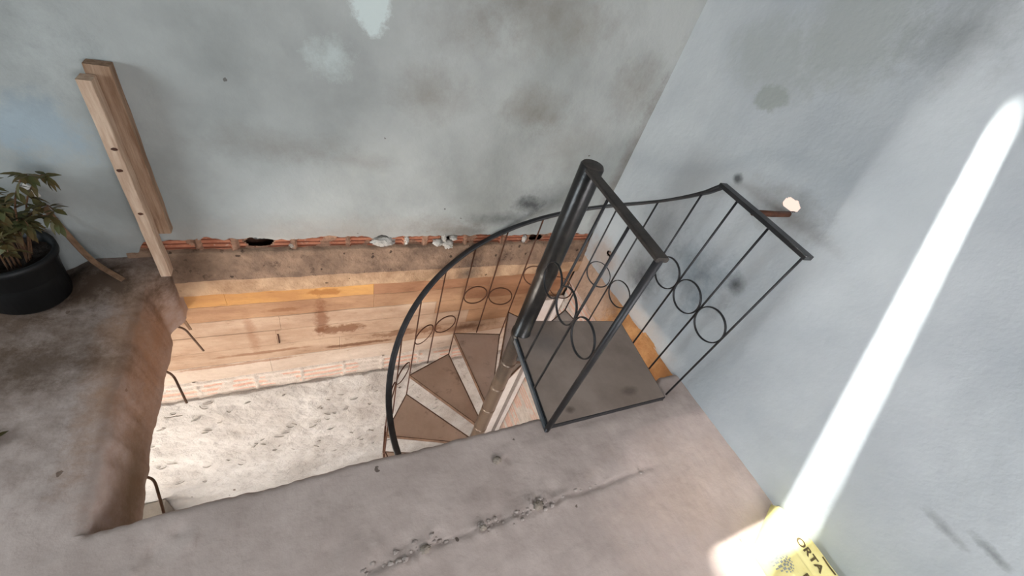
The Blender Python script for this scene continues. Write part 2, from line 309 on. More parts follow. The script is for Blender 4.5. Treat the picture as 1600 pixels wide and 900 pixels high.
floor = tag(obj('floor', bm, M['floor'], smooth=True), 'rough pinkish-grey cement upper floor slab around the stair opening', 'floor', kind='structure')
# underside
bm = bmesh.new(); box(bm, (-3.0, -2.5, -TH - 0.004), (XR, 0.60, -TH + 0.05)); box(bm, (-3.0, 0.60, -TH - 0.004), (-0.70, YB, -TH + 0.05))
obj('slab_underside', bm, M['mortar'], floor)

bm = bmesh.new(); rc_ = random.Random(5)
for (cx, n, sp_) in ((0.24, 16, 0.05), (0.46, 12, 0.03), (0.60, 14, 0.035), (0.70, 14, 0.03), (0.12, 8, 0.04), (1.2, 5, 0.03), (0.9, 5, 0.06)):
    for k in range(n):
        x = cx + rc_.gauss(0, sp_); y = crack(x) + rc_.gauss(0.004, 0.010); r = rc_.uniform(0.002, 0.0085)
        rr = bmesh.ops.create_icosphere(bm, subdivisions=2, radius=1.0)
        for v in rr['verts']:
            q = 1 + 0.5 * noise.fractal(v.co * 2.5 + Vector((k, cx, 0)), 1, 2, 3)
            v.co = Vector((x + v.co.x * r * q * 1.3, y + v.co.y * r * q, fz(x, y) + r * 0.02 + v.co.z * r * q * 0.5))
o = obj('crack_rubble', bm, M['mortar_grey'], floor, True); o['kind'] = 'stuff'
# back wall
HOLES = [(-0.235, 0.125, 0.058, 0.034), (0.325, 0.135, 0.045, 0.03), (0.69, 0.125, 0.04, 0.03), (1.28, 0.115, 0.05, 0.03)]
def hole_in(x, z, g=0.0):
    for (cx, cz, rx, rz) in HOLES:
        k = 1 + 0.35 * nz(x, 0, z, 30)
        if ((x - cx) / (rx + g)) ** 2 + ((z - cz) / (rz + g)) ** 2 < k: return True
    return False
def zb(x): return (0.150 + 0.012 * nz(x, 0, 0, 4) + 0.013 * nz(x, 3, 0, 20)) * smooth01((x + 0.74) / 0.10) - 0.03 * (1 - smooth01((x + 0.74) / 0.10))
bm = bmesh.new()
def pb(x, v):
    z0 = zb(x)
    if v < 0: return Vector((x, YB - 0.0 + 0.02 * -v, z0 + 0.0))
    z = z0 + v * (2.45 - z0)
    e = v * 2.3
    return Vector((x, YB + 0.004 * nz(x, 0, z, 1.4) + 0.0008 * nz(x, 0, z, 14) + (0.004 * (1 - e / 0.012) if e < 0.012 else 0), z))
vs = [-1.0, 0.0, 0.002, 0.005] + rng(0.01, 0.30, 0.006) + rng(0.31, 1.0, 0.03)
grid(bm, rng(-3.0, -1.2, 0.2)[:-1] + rng(-1.2, XR, 0.010), vs, pb, skip=lambda u, v: v < 0.1 and hole_in(u, zb(u) + v * 2.3, -0.004))
wall_back = tag(obj('wall_back', bm, M['plaster_back'], smooth=True), 'grey stained plaster wall behind the stair opening', 'wall', kind='structure')
# exposed hollow brick course under the plaster
bm = bmesh.new()
JO = [-0.72, -0.47, -0.33, -0.09, 0.155, 0.45, 0.56, 0.80, 1.04, 1.22, 1.48]
def mort(x): return any(abs(x - j - 0.006 * nz(x, 2, 0, 30)) < 0.012 for j in JO)
def bk(x, z):
    y = YB + 0.014 + 0.008 * (0.5 + 0.5 * math.cos(2 * math.pi * (z - 0.09) / 0.024)) ** 0.5
    if mort(x): y = YB + 0.006 + 0.012 * nz(x, 0, z, 40)
    return Vector((x, y + 0.002 * nz(x, 1, z, 20), z))
grid(bm, rng(-0.68, XR, 0.007), rng(0.05, 0.185, 0.004), bk, skip=lambda u, v: hole_in(u, v), matfn=lambda u, v: 1 if mort(u) or hole_in(u, v, 0.007) or nz(u, 3, v, 9) > 0.34 else 2 if math.cos(2 * math.pi * (v - 0.09) / 0.024) > 0.45 else 0)
obj('brick_course', bm, [M['brick'], M['joint'], M['brick_dark']], wall_back, True)
bm = bmesh.new()
box(bm, (-0.85, YB + 0.10, 0.0), (XR, YB + 0.14, 0.25))
obj('wall_core', bm, M['cavity'], wall_back)
# mortar lumps pushed into the holes
def lump(bm, c, r, seed, sub=3, amp=0.35, fr=3.0, mat=0):
    rr = bmesh.ops.create_icosphere(bm, subdivisions=sub, radius=1.0)
    for v in rr['verts']:
        n = v.co.normalized(); k = 1 + amp * noise.fractal(n * fr + Vector((seed, seed * 2, 0)), 1, 2, 4)
        v.co = Vector((c[0] + n.x * r[0] * k, c[1] + n.y * r[1] * k, c[2] + n.z * r[2] * k))
    for f in set(f for v in rr['verts'] for f in v.link_faces): f.material_index = mat
bm = bmesh.new()
lump(bm, (0.335, YB + 0.02, 0.110), (0.062, 0.028, 0.030), 3, 4)
o = obj('mortar_patch', bm, M['mortar_white'], wall_back, True)
bm = bmesh.new()
for i, (x, z, rx, rz) in enumerate(((0.635, 0.10, 0.028, 0.02), (0.665, 0.135, 0.012, 0.026), (0.69, 0.095, 0.034, 0.022), (0.72, 0.135, 0.022, 0.014), (0.70, 0.075, 0.026, 0.016))):
    lump(bm, (x, YB + 0.008, z), (rx, 0.024, rz), 5 + i, 3, 0.5)
obj('mortar_patch', bm, M['mortar_white'], wall_back, True)
for i, (x, z) in enumerate(((0.455, 0.118), (1.195, 0.11), (1.10, 0.06), (-0.10, 0.10))):
    bm = bmesh.new(); lump(bm, (x, YB + 0.012, z), (0.014, 0.014, 0.03 if i < 2 else 0.012), 11 + i, 3, 0.5)
    obj('mortar_dab', bm, M['mortar_white' if i < 3 else 'mortar'], wall_back, True)
# concrete beam below: dirty upper band and paler lower lip
bm = bmesh.new()
def beam(x, v):
    zt, zl, zbm = 0.083 + 0.006 * nz(x, 7, 0, 12), -0.077 + 0.006 * nz(x, 9, 0, 6), -0.170 + 0.007 * nz(x, 4, 0, 5)
    if v < 0: return Vector((x, YB + 0.03, zt + 0.002))
    if v <= 1: return Vector((x, YB - 0.004 - 0.022 * v + 0.008 * nz(x, 5, v, 18) * (1 - v * 0.5), zt + (zl - zt) * v))
    if v <= 2: return Vector((x, YB - 0.026 + 0.003 * nz(x, 5, v, 14), zl + (zbm - zl) * (v - 1)))
    return Vector((x, YB + 0.02, zbm - 0.001))
grid(bm, rng(-0.72, XR, 0.01), [-1, 0] + rng(0.08, 1, 0.08) + rng(1.1, 2, 0.1) + [3], beam, matfn=lambda u, v: 0 if v < 1 else 1)
obj('concrete_beam', bm, [M['beam_dirty'], M['beam_edge']], wall_back, True)
# board-marked concrete, brick row and roughcast of the lower storey
bm = bmesh.new()
rows = [-0.165, -0.291, -0.405, -0.522, -0.655, -0.785, -0.925]
cuts = [[0.295, 1.05], [0.30, 0.9], [-0.21, 0.7], [-0.24, 0.95], [0.1, 1.2], [-0.3, 0.6]]
for i in range(6):
    xs = [-1.6] + cuts[i] + [XR]
    if i == 0: xs = [-1.6, -0.43, 0.295, 1.05, XR]
    for k in range(len(xs) - 1):
        off = random.uniform(0, 0.003)
        zt, zl = rows[i], rows[i + 1]
        if i == 0: mi = 0 if xs[k] < 0.2 else 3
        elif i == 1: mi = 1 if xs[k] < 0.8 else 3
        elif i < 4: mi = 2 if xs[k] < -0.1 else 1
        else: mi = 4 if i == 5 else 2
        def pl(x, z, off=off):
            e = min(zt - z, z - zl, x - xs[k], xs[k + 1] - x)
            return Vector((x, YB + 0.010 + off + 0.0025 * nz(x, 0, z, 5) + (0.002 if e < 0.002 else 0), z + 0.005 * nz(x, 6, 0, 3) + 0.002 * nz(x, 2, 0, 25)))
        grid(bm, [xs[k]] + rng(xs[k] + 0.003, xs[k + 1] - 0.003, 0.03) + [xs[k + 1]], [zl, zl + 0.003] + rng(zl + 0.02, zt - 0.02, 0.03) + [zt - 0.003, zt], pl, matfn=lambda u, v, mi=mi: mi)
obj('board_marked_band', bm, M['board_concrete'], wall_back, False)
bm = bmesh.new()
JL = [-1.2, -0.95, -0.70, -0.40, -0.14, 0.12, 0.38, 0.64, 0.9, 1.16, 1.42]
def bk2(x, z):
    m = any(abs(x - j) < 0.01 for j in JL)
    y = YB + 0.012 + 0.007 * (0.5 + 0.5 * math.cos(2 * math.pi * (z + 0.925) / 0.05)) ** 0.5
    if m: y = YB + 0.012 + 0.014 * nz(x, 0, z, 40)
    return Vector((x, y + 0.003 * nz(x, 1, z, 16), z + 0.012 * nz(x, 8, 0, 2)))
grid(bm, rng(-1.6, XR, 0.01), rng(-1.15, -0.915, 0.008), bk2, matfn=lambda u, v: 1 if any(abs(u - j) < 0.01 for j in JL) or v > -0.975 or v < -1.075 or nz(u, 3, v, 5) > 0.16 or math.cos(2 * math.pi * (v + 0.925) / 0.05) < -0.35 else 0)
obj('lower_brick_course', bm, [M['brick_pale'], M['mortar_pale']], wall_back, True)
bm = bmesh.new()
def rc(x, v):
    z0 = -1.095 + 0.012 * nz(x, 8, 0, 2) + 0.014 * nz(x, 0, 2, 9)
    if v < 0: return Vector((x, YB + 0.03, z0 + 0.002))
    z = z0 + v * (-2.78 - z0)
    return Vector((x, YB - 0.004 + 0.016 * nz(x, 0, z * 1.4, 6) + 0.008 * abs(nz(x, 3, z * 2.2, 14)), z))
grid(bm, rng(-1.9, XR, 0.012), [-1] + rng(0, 1, 0.009), rc)
obj('roughcast_band', bm, M['roughcast'], wall_back, True)

rc_ = random.Random(21); bm = bmesh.new()
for k in range(85):
    x = rc_.uniform(-1.1, 0.95); z = rc_.uniform(-2.25, -1.14); a = rc_.uniform(-0.9, 0.9); L_ = rc_.uniform(0.012, 0.035); c = rc_.uniform(-0.5, 0.5)
    pts = [Vector((x + L_ * t * math.cos(a + c * t), YB - 0.006 - 0.008 * math.sin(math.pi * (t + 1) / 2), z + L_ * t * math.sin(a + c * t))) for t in (-1, -0.5, 0, 0.5, 1)]
    sweep(bm, pts, circ(0.0055, 5), scale=[0.3, 0.9, 1, 0.8, 0.2])
o = obj('mortar_curls', bm, M['roughcast'], wall_back, True); o['kind'] = 'stuff'
bm = bmesh.new(); box(bm, (-0.236, YB + 0.004, -0.640), (-0.229, YB + 0.012, -0.560)); obj('slot_shade', bm, M['cavity'], wall_back)  # solid dark sliver standing in for a shaded slot
# right wall with the small hole where the handrail bracket goes in
HC = (0.802, 1.003)
def in_hole(y, z):
    dy, dz = (y - HC[0]) / 0.036, (z - HC[1]) / 0.024
    if dz < -0.75: return False
    return abs(dy) ** 2.6 + abs(dz) ** 2.2 < 1 + 0.25 * nz(y, z, 4, 30)
H2 = (1.515, 0.155)
def in_hole2(y, z): return ((y - H2[0]) / 0.026) ** 2 + ((z - H2[1]) / 0.020) ** 2 < 1 + 0.5 * nz(y, z, 2, 60)
def zr(y): return (-0.022 + 0.005 * nz(0, y, 0, 6) + 0.005 * nz(0, y, 5, 20)) if y > 0.66 else -0.02
bm = bmesh.new()
def pr_(y, z):
    z0 = zr(y)
    zz = z0 if z <= -0.02 else max(z, z0)
    return Vector((XR + 0.0035 * nz(0, y, z, 1.5) + 0.0008 * nz(0, y, z, 13), y, zz))
grid(bm, rng(-2.5, -0.6, 0.15)[:-1] + rng(-0.6, 0.6, 0.012)[:-1] + rng(0.6, YB, 0.0055), [-0.02] + rng(0.0, 0.24, 0.006)[1:-1] + rng(0.24, 0.96, 0.02)[:-1] + rng(0.96, 1.05, 0.0035)[:-1] + rng(1.05, 2.45, 0.04), pr_,
     skip=lambda u, v: in_hole(u, v) or in_hole2(u, v))
wall_right = tag(obj('wall_right', bm, M['plaster_right'], smooth=True), 'pale blue-grey stained plaster wall beside the landing, crossed by a streak of sunlight', 'wall', kind='structure')
bm = bmesh.new()  # lining of the through hole
ring = []
for k in range(28):
    a = 2 * math.pi * k / 28
    ca, sa = math.cos(a), math.sin(a)
    y = HC[0] + 0.040 * math.copysign(abs(ca) ** 0.8, ca); z = HC[1] + max(-0.021, 0.027 * math.copysign(abs(sa) ** 0.9, sa))
    ring.append((y, z))
r0 = [bm.verts.new((XR + 0.001, y, z)) for y, z in ring]; r1 = [bm.verts.new((XR + 0.03, HC[0] + (y - HC[0]) * 1.35, HC[1] + (z - HC[1]) * 1.35)) for y, z in ring]
for k in range(28): bm.faces.new((r0[k], r0[(k + 1) % 28], r1[(k + 1) % 28], r1[k]))
obj('hole_lining', bm, M['mortar'], wall_right, True)
bm = bmesh.new()
for i in range(7): lump(bm, (XR + 0.025 + 0.01 * random.random(), H2[0] + random.uniform(-0.02, 0.02), H2[1] + random.uniform(-0.015, 0.018)), (0.014, 0.014, 0.011), 30 + i, 2, 0.5)
obj('broken_brick', bm, M['brick_pale'], wall_right, True)
bm = bmesh.new(); box(bm, (XR + 0.05, 1.44, 0.08), (XR + 0.07, 1.60, 0.24)); obj('wall_core', bm, M['cavity'], wall_right)
# lower part of the right wall
bm = bmesh.new()
def ob(y, z):
    return Vector((XR + 0.004 + 0.006 * nz(0, y, z, 7) + 0.003 * nz(0, y, z, 30), y, z))
grid(bm, rng(0.60, YB, 0.015), rng(-0.30, 0.0, 0.012), ob)
obj('raw_beam_band', bm, M['orange'], wall_right, True)
bm = bmesh.new()
def lb(y, z):
    ph = ((z + 2.78) % 0.19)
    if ph < 0.02: x = XR + 0.004 + 0.006 * nz(0, y, z, 25)
    else: x = XR + 0.008 + 0.008 * (0.5 + 0.5 * math.cos(2 * math.pi * (ph - 0.02) / 0.0425)) ** 0.5
    return Vector((x, y, z + 0.006 * nz(1, y, z, 4)))
grid(bm, rng(-0.4, YB, 0.03), rng(-2.78, -0.30, 0.0085), lb, matfn=lambda u, v: 1 if ((v + 2.78) % 0.19) < 0.025 or (math.cos(2 * math.pi * (((v + 2.78) % 0.19) - 0.02) / 0.0425) < -0.5) or nz(4, u, v, 3) > 0.3 else 0)
obj('lower_brick_face', bm, [M['brick_pale'], M['mortar_pale']], wall_right, True)
# unseen backing boxes behind both walls, added to stop light leaks
bm = bmesh.new()
box(bm, (-3.2, YB + 0.14, -2.78), (XR + 0.30, YB + 0.24, 2.44)); box(bm, (-3.2, YB + 0.035, -2.78), (XR + 0.05, YB + 0.141, 0.03))
obj('leak_backing', bm, M['mortar'], wall_back)
bm = bmesh.new(); a, b = XR + 0.05, XR + 0.10
box(bm, (a, -2.5, -2.78), (b, 0.735, 2.44)); box(bm, (a, 0.93, -2.78), (b, 1.42, 2.44)); box(bm, (a, 1.62, -2.78), (b, YB + 0.15, 2.44)); box(bm, (a + 0.021, 1.42, -2.78), (b, 1.62, 2.44))
box(bm, (a, 0.735, -2.78), (b, 0.93, 0.90)); box(bm, (a, 0.735, 1.06), (b, 0.93, 2.44))
obj('leak_backing', bm, M['mortar'], wall_right)
# unseen left wall, added to keep skylight off; opening matches the window lamp
bm = bmesh.new(); wy0, wy1, wz0, wz1 = -0.42, 0.82, 0.60, 1.45
box(bm, (-3.15, -2.5, -0.29), (-3.0, wy0, 2.44)); box(bm, (-3.15, wy1, -0.29), (-3.0, YB + 0.15, 2.44)); box(bm, (-3.15, wy0, -0.29), (-3.0, wy1, wz0)); box(bm, (-3.15, wy0, wz1), (-3.0, wy1, 2.44))
tag(obj('wall_left', bm, M['plaster_back']), 'unseen plaster wall far to the left with a window opening, added to block skylight', 'wall', kind='structure')
# unseen wall behind the camera, added to block skylight, open at the fill lamp
bm = bmesh.new()
box(bm, (-3.15, -2.65, -0.29), (0.35, -2.5, 2.44)); box(bm, (0.35, -2.65, 2.15), (XR + 0.2, -2.5, 2.44))
tag(obj('wall_near', bm, M['plaster_back']), 'unseen plaster wall behind the viewpoint, added to block skylight, open at the fill lamp', 'wall', kind='structure')
# lower floor
bm = bmesh.new()
grid(bm, rng(-3.2, XR + 0.05, 0.1), rng(-2.6, YB + 0.05, 0.1), lambda x, y: Vector((x, y, -2.76 + 0.003 * nz(x, y, 0, 3))))
tag(obj('floor', bm, M['lower_floor'], smooth=True), 'grey cement floor of the storey below, seen past the lowest bent rebar', 'floor', kind='structure')
bm = bmesh.new(); box(bm, (-1.75, 1.40, -2.76), (-1.17, 1.715, -2.33), 0.012)
tag(obj('concrete_block', bm, M['lower_floor']), 'grey block low in the storey below, beside the nearest bent bar end', 'block')
# white door lining in the lower corner
t = tag(empty('trim_1', (1.56, 1.72, -2.76)), 'white and grey vertical lining strips in the far lower corner behind the pole', 'door lining', kind='structure')
for (xa, xb, ya, mm) in ((1.440, 1.500, 1.700, 'white_trim'), (1.512, 1.602, 1.690, 'white_trim'), (1.602, 1.668, 1.712, 'grey_trim'), (1.668, 1.708, 1.70, 'white_trim')):
    bm = bmesh.new(); box(bm, (xa, ya, -2.76), (xb, 1.728, -0.44), 0.003); obj('lining_strip', bm, M[mm], t)
bm = bmesh.new(); box(bm, (1.500, 1.700, -2.76), (1.514, 1.728, -0.44)); obj('gap_shade_strip', bm, M['pot'], t)  # black strip standing in for the shaded gap between the white strips
# unseen roof added to block the sun; gap shaped to make the wall streak
bm = bmesh.new()
slx0, slx1, sly0, sly1 = 0.37, 1.36, 0.873, 0.903
ZR_ = 2.40
box(bm, (-4.2, -4.0, ZR_), (2.0, sly0, ZR_ + 0.04)); box(bm, (-4.2, sly1, ZR_), (2.0, 2.0, ZR_ + 0.04))
box(bm, (-4.2, sly0, ZR_), (slx0, sly1, ZR_ + 0.04)); box(bm, (slx1, sly0, ZR_), (2.0, sly1, ZR_ + 0.04))
tag(obj('ceiling', bm, M['roof']), 'unseen roof above the stair, with a narrow gap shaped for the sun streak', 'ceiling', kind='structure')

# ------------------------------------------------------------------ spiral staircase
PC = Vector((0.923, 1.089, 0.0)); RS = 0.622
st = tag(empty('spiral_staircase', (0.923, 1.089, -2.76)), 'black steel spiral staircase with brown wedge treads, square landing plate and railing with rings', 'staircase')
A, B, C_, D = Vector((0.836, 0.575, 0.03)), Vector((1.512, 0.566, 0.03)), Vector((1.562, 1.062, 0.03)), Vector((0.886, 1.053, 0.03))
def pol(a, r, z): a = math.radians(a); return Vector((PC.x + r * math.cos(a), PC.y + r * math.sin(a), z))
# pole
bm = bmesh.new()
prof = [(0.0, 0.966), (0.041, 0.966), (0.0455, 0.960), (0.0455, 0.47), (0.048, 0.455), (0.048, 0.43), (0.0455, 0.42), (0.0455, 0.035), (0.050, 0.033), (0.050, 0.0), (0.043, -0.02), (0.043, -2.76)]
def lathe(bm, prof, c, n=32, mat=0):
    rings = []
    for r, z in prof:
        if r == 0: rings.append([bm.verts.new((c[0], c[1], z))])
        else: rings.append([bm.verts.new((c[0] + r * math.cos(2 * math.pi * k / n), c[1] + r * math.sin(2 * math.pi * k / n), z)) for k in range(n)])
    for a, b in zip(rings, rings[1:]):
        for k in range(n):
            if len(a) == 1: f = bm.faces.new((a[0], b[k], b[(k + 1) % n]))
            elif len(b) == 1: f = bm.faces.new((a[k], a[(k + 1) % n], b[0]))
            else: f = bm.faces.new((a[k], a[(k + 1) % n], b[(k + 1) % n], b[k]))
            f.material_index = mat
lathe(bm, prof, (PC.x, PC.y))
pole = obj('center_pole', bm, M['pole'], st, True)
bm = bmesh.new(); lathe(bm, [(0, 0.9685), (0.039, 0.9685), (0.0405, 0.966)], (PC.x, PC.y))
cap = obj('pole_cap', bm, M['rail_top'], pole, True); cap['label'] = 'dusty grey cap plate'
# landing
ld = bmesh.new()
def prism(bm, poly, z0, z1, mat=0):
    a = [bm.verts.new((p[0], p[1], z0)) for p in poly]; b = [bm.verts.new((p[0], p[1], z1)) for p in poly]
    bm.faces.new(a[::-1]).material_index = mat; bm.faces.new(b).material_index = mat
    n = len(poly)
    for k in range(n): bm.faces.new((a[k], a[(k + 1) % n], b[(k + 1) % n], b[k])).material_index = mat
def shrink(poly, d):
    c = Vector((sum(p[0] for p in poly) / len(poly), sum(p[1] for p in poly) / len(poly), 0)); out = []
    n = len(poly)
    for i in range(n):
        p0, p1, p2 = [Vector((q[0], q[1], 0)) for q in (poly[i - 1], poly[i], poly[(i + 1) % n])]
        e1 = (p1 - p0).normalized(); e2 = (p2 - p1).normalized()
        n1 = Vector((-e1.y, e1.x, 0)); n2 = Vector((-e2.y, e2.x, 0)); k = d / max(0.3, (1 + n1.dot(n2)))
        out.append(p1 + (n1 + n2) * k)
    return out
poly = [A, B, C_, Vector((0.985, 1.150, 0.03)), D]
inn = shrink([Vector((p.x, p.y, 0)) for p in poly], 0.002)
prism(ld, [(p.x, p.y) for p in inn], 0.018, 0.030)
plate = obj('landing_plate', ld, M['plate'], st); plate['label'] = 'dusty grey-brown steel landing plate'
bm = bmesh.new()
def bar(bm, a, b, h, wd, c=0.0, mat=0): sweep(bm, [a, b], rect(h, wd, c), upz=True, mat=mat)
for p, q in ((A, B), (B, C_), (C_, poly[3]), (poly[3], D), (D, A)):
    bar(bm, Vector((p.x, p.y, 0.010)), Vector((q.x, q.y, 0.010)), 0.034, 0.005)
obj('landing_frame', bm, M['steel'], plate)
bm = bmesh.new(); bar(bm, Vector((A.x - 0.010, A.y - 0.012, 0.008)), Vector((D.x - 0.010, D.y, 0.008)), 0.026, 0.009)
o = obj('edge_angle', bm, M['edge_steel'], plate); o['label'] = 'blue-grey steel edge strip on the open side'
bm = bmesh.new()  # bracket under the landing next to the pole
sweep(bm, [Vector((0.93, 1.06, -0.02)), Vector((1.35, 0.80, -0.02))], rect(0.04, 0.03), upz=True)
sweep(bm, [Vector((0.93, 1.07, -0.16)), Vector((1.02, 0.98, -0.10)), Vector((1.12, 0.93, -0.02))], rect(0.05, 0.02), upz=True)
obj('landing_bracket', bm, M['steel'], plate)
# treads
DA = 32.7
for i in range(9):
    a0 = -2.5 + DA * i; a1 = 30 + DA * i; z = 0.03 - 0.25 * (i + 1)
    Lc, Rc = pol(a1, RS, 0), pol(a0, RS, 0)
    am = math.radians((a0 + a1) / 2)
    rad = Vector((math.cos(am), math.sin(am), 0)); tan = Vector((-rad.y, rad.x, 0))
    Li = Vector((PC.x, PC.y, 0)) + rad * 0.035 + tan * 0.022; Ri = Vector((PC.x, PC.y, 0)) + rad * 0.035 - tan * 0.022
    poly = [Ri, Rc, Lc, Li]
    inner = shrink(poly, 0.004)
    bm = bmesh.new(); prism(bm, [(p.x, p.y) for p in inner], z - 0.014, z - 0.003)
    tr = obj('tread', bm, M['tread'], st)
    bm = bmesh.new()
    for p, q in ((Ri, Rc), (Rc, Lc), (Lc, Li)):
        bar(bm, Vector((p.x, p.y, z - 0.015)), Vector((q.x, q.y, z - 0.015)), 0.030, 0.005)
    obj('tread_frame', bm, M['tread_edge'], tr)
    bm = bmesh.new(); lathe(bm, [(0.0425, z + 0.003), (0.0440, z + 0.002), (0.0440, z - 0.028), (0.0425, z - 0.030)], (PC.x, PC.y))
    obj('tread_collar', bm, M['pole'], tr, True)
# railings
def zrail(a): return 0.54 - 0.0078 * (a - 37.5)
bm = bmesh.new()
pts = [Vector((1.478, 0.528, 0.97)), Vector((1.500, 0.74, 0.972)), Vector((1.524, 0.99, 0.972))]
sweep(bm, pts, rect(0.016, 0.040, 0.002), upz=True)
obj('side_handrail', bm, M['steel'], st)
bm = bmesh.new(); pts = [Vector((1.526, 0.984, 0.970))]
for k in range(-4, 245, 4):
    zz = zrail(k)
    if k < 24: zz += 0.06 * ((24 - k) / 34.0) ** 2
    pts.append(pol(k, RS + 0.004, zz))
sweep(bm, pts, rect(0.014, 0.034, 0.003), upz=True)
obj('spiral_handrail', bm, M['steel'], st, True)
bm = bmesh.new()
sweep(bm, [Vector((0.897, 1.058, 0.957)), Vector((0.866, 0.82, 0.964)), Vector((0.833, 0.562, 0.969))], rect(0.016, 0.042, 0.004), upz=True)
obj('front_handrail', bm, M['rail_top'], st)
bm = bmesh.new(); sweep(bm, [Vector((0.834, 0.572, 0.0)), Vector((0.834, 0.572, 0.965))], circ(0.0125, 14))
obj('corner_post', bm, M['steel'], st, True)
rod = lambda bm, a, b, r=0.0045: sweep(bm, [a, b], circ(r, 8))
def ringpts(c, u, v, r, n=36): return [c + u * r * math.cos(2 * math.pi * k / n) + v * r * math.sin(2 * math.pi * k / n) for k in range(n)]
# front railing
fb = []
for (xb, yb, xt, yt) in ((0.866, 0.914, 0.872, 0.89), (0.848, 0.759, 0.857, 0.742)):
    bm = bmesh.new(); rod(bm, Vector((xb, yb, 0.03)), Vector((xt, yt, 0.958)), 0.0052); obj('baluster', bm, M['steel'], st, True)
zu = Vector((0, 0, 1))
du = Vector((0.035, 0.48, 0)).normalized()
for (x, y, z) in ((0.872, 0.975, 0.503), (0.860, 0.829, 0.505), (0.846, 0.669, 0.505)):
    bm = bmesh.new(); sweep(bm, ringpts(Vector((x, y, z)), du, zu, 0.076), rect(0.005, 0.008), closed=True); obj('ring', bm, M['steel'], st, True)
# landing side balusters
sb = [(1.545, 0.583, 1.482, 0.545), (1.553, 0.742, 1.500, 0.712), (1.556, 0.909, 1.512, 0.885)]
bm = bmesh.new(); rod(bm, Vector((1.548, 1.05, 0.012)), Vector((1.543, 1.062, 0.888))); obj('baluster', bm, M['steel'], st, True)
for (xb, yb, xt, yt) in sb:
    bm = bmesh.new(); rod(bm, Vector((xb, yb, 0.012)), Vector((xt, yt, 0.968)), 0.0048); obj('baluster', bm, M['steel'], st, True)
du = Vector((0.03, 0.48, 0)).normalized()
for (x, y, z) in ((1.517, 0.644, 0.49), (1.523, 0.811, 0.495), (1.534, 0.975, 0.494)):
    bm = bmesh.new(); sweep(bm, ringpts(Vector((x, y, z)), du, (zu - Vector((0.055, 0.03, 0))).normalized(), 0.080), rect(0.005, 0.008), closed=True); obj('ring', bm, M['steel'], st, True)
# spiral balusters and rings
for i in range(8):
    zt = 0.03 - 0.25 * (i + 1)
    for k, a in enumerate((-2.5 + DA * i + 16.3, 30 + DA * i)):
        bm = bmesh.new()
        zz = zrail(a) + (0.06 * ((24 - a) / 34.0) ** 2 if a < 24 else 0)
        rod(bm, pol(a, RS, zt - 0.015 - (0.25 if k == 1 and i < 7 else 0)), pol(a, RS + 0.002, zz), 0.0045)
        obj('baluster', bm, M['steel'] if i < 1 else M['rust'], st, True)
    for a in (-2.5 + DA * i + 8.5, -2.5 + DA * i + 24.8):
        c = pol(a, RS - 0.002, zt + 0.385); ar = math.radians(a); tn = Vector((-math.sin(ar), math.cos(ar), 0))
        bm = bmesh.new(); sweep(bm, ringpts(c, tn, zu, 0.080), rect(0.0045, 0.007), closed=True); obj('ring', bm, M['steel'] if i < 1 else M['rust'], st, True)
bm = bmesh.new(); sweep(bm, [Vector((1.506, 0.80, 0.966)), Vector((1.62, 0.79, 0.968)), Vector((1.74, 0.785, 0.972))], circ(0.012, 14))
o = obj('wall_bracket', bm, M['rust'], st, True); o['label'] = 'rusty bar fixing the side handrail into the hole in the wall'

# ------------------------------------------------------------------ timber prop boards at the back wall
def board(bm, lo, hi, seed, amp=0.002):
    n = 26; us = [0, 1]; zs = rng(lo[2], hi[2], (hi[2] - lo[2]) / n); rings = []
    for z in zs:
        dx = amp * nz(seed, 0, z, 5); dy = amp * nz(seed, 5, z, 5)
        c = 0.002; p = [(lo[0] + c, lo[1]), (hi[0] - c, lo[1]), (hi[0], lo[1] + c), (hi[0], hi[1] - c), (hi[0] - c, hi[1]), (lo[0] + c, hi[1]), (lo[0], hi[1] - c), (lo[0], lo[1] + c)]
        rings.append([bm.verts.new((x + dx + 0.0015 * nz(x * 9, seed, z, 12), y + dy, z)) for x, y in p])
    for a, b in zip(rings, rings[1:]):
        for k in range(8): bm.faces.new((a[k], a[(k + 1) % 8], b[(k + 1) % 8], b[k]))
    bm.faces.new(rings[0][::-1]); bm.faces.new(rings[-1])
bm = bmesh.new(); board(bm, (-0.604, 1.632, 0.035), (-0.568, 1.682, 0.840), 2.0)
tb = tag(obj('timber_post', bm, M['wood']), 'pale raw timber post standing upright at the corner of the opening', 'timber')
for (x, y, z) in ((-0.580, 1.6315, 0.62), (-0.590, 1.6315, 0.54), (-0.583, 1.6315, 0.36)):
    bm = bmesh.new(); lump(bm, (x, y, z), (0.009, 0.002, 0.006), z * 10, 2, 0.3)
    obj('knot', bm, M['rust'], tb, True)
bm = bmesh.new(); board(bm, (-0.594, 1.686, 0.225), (-0.530, 1.729, 0.868), 4.0)
tag(obj('timber_board', bm, M['wood_mid']), 'brown timber board fixed behind the pale post, flat against the plaster', 'timber')

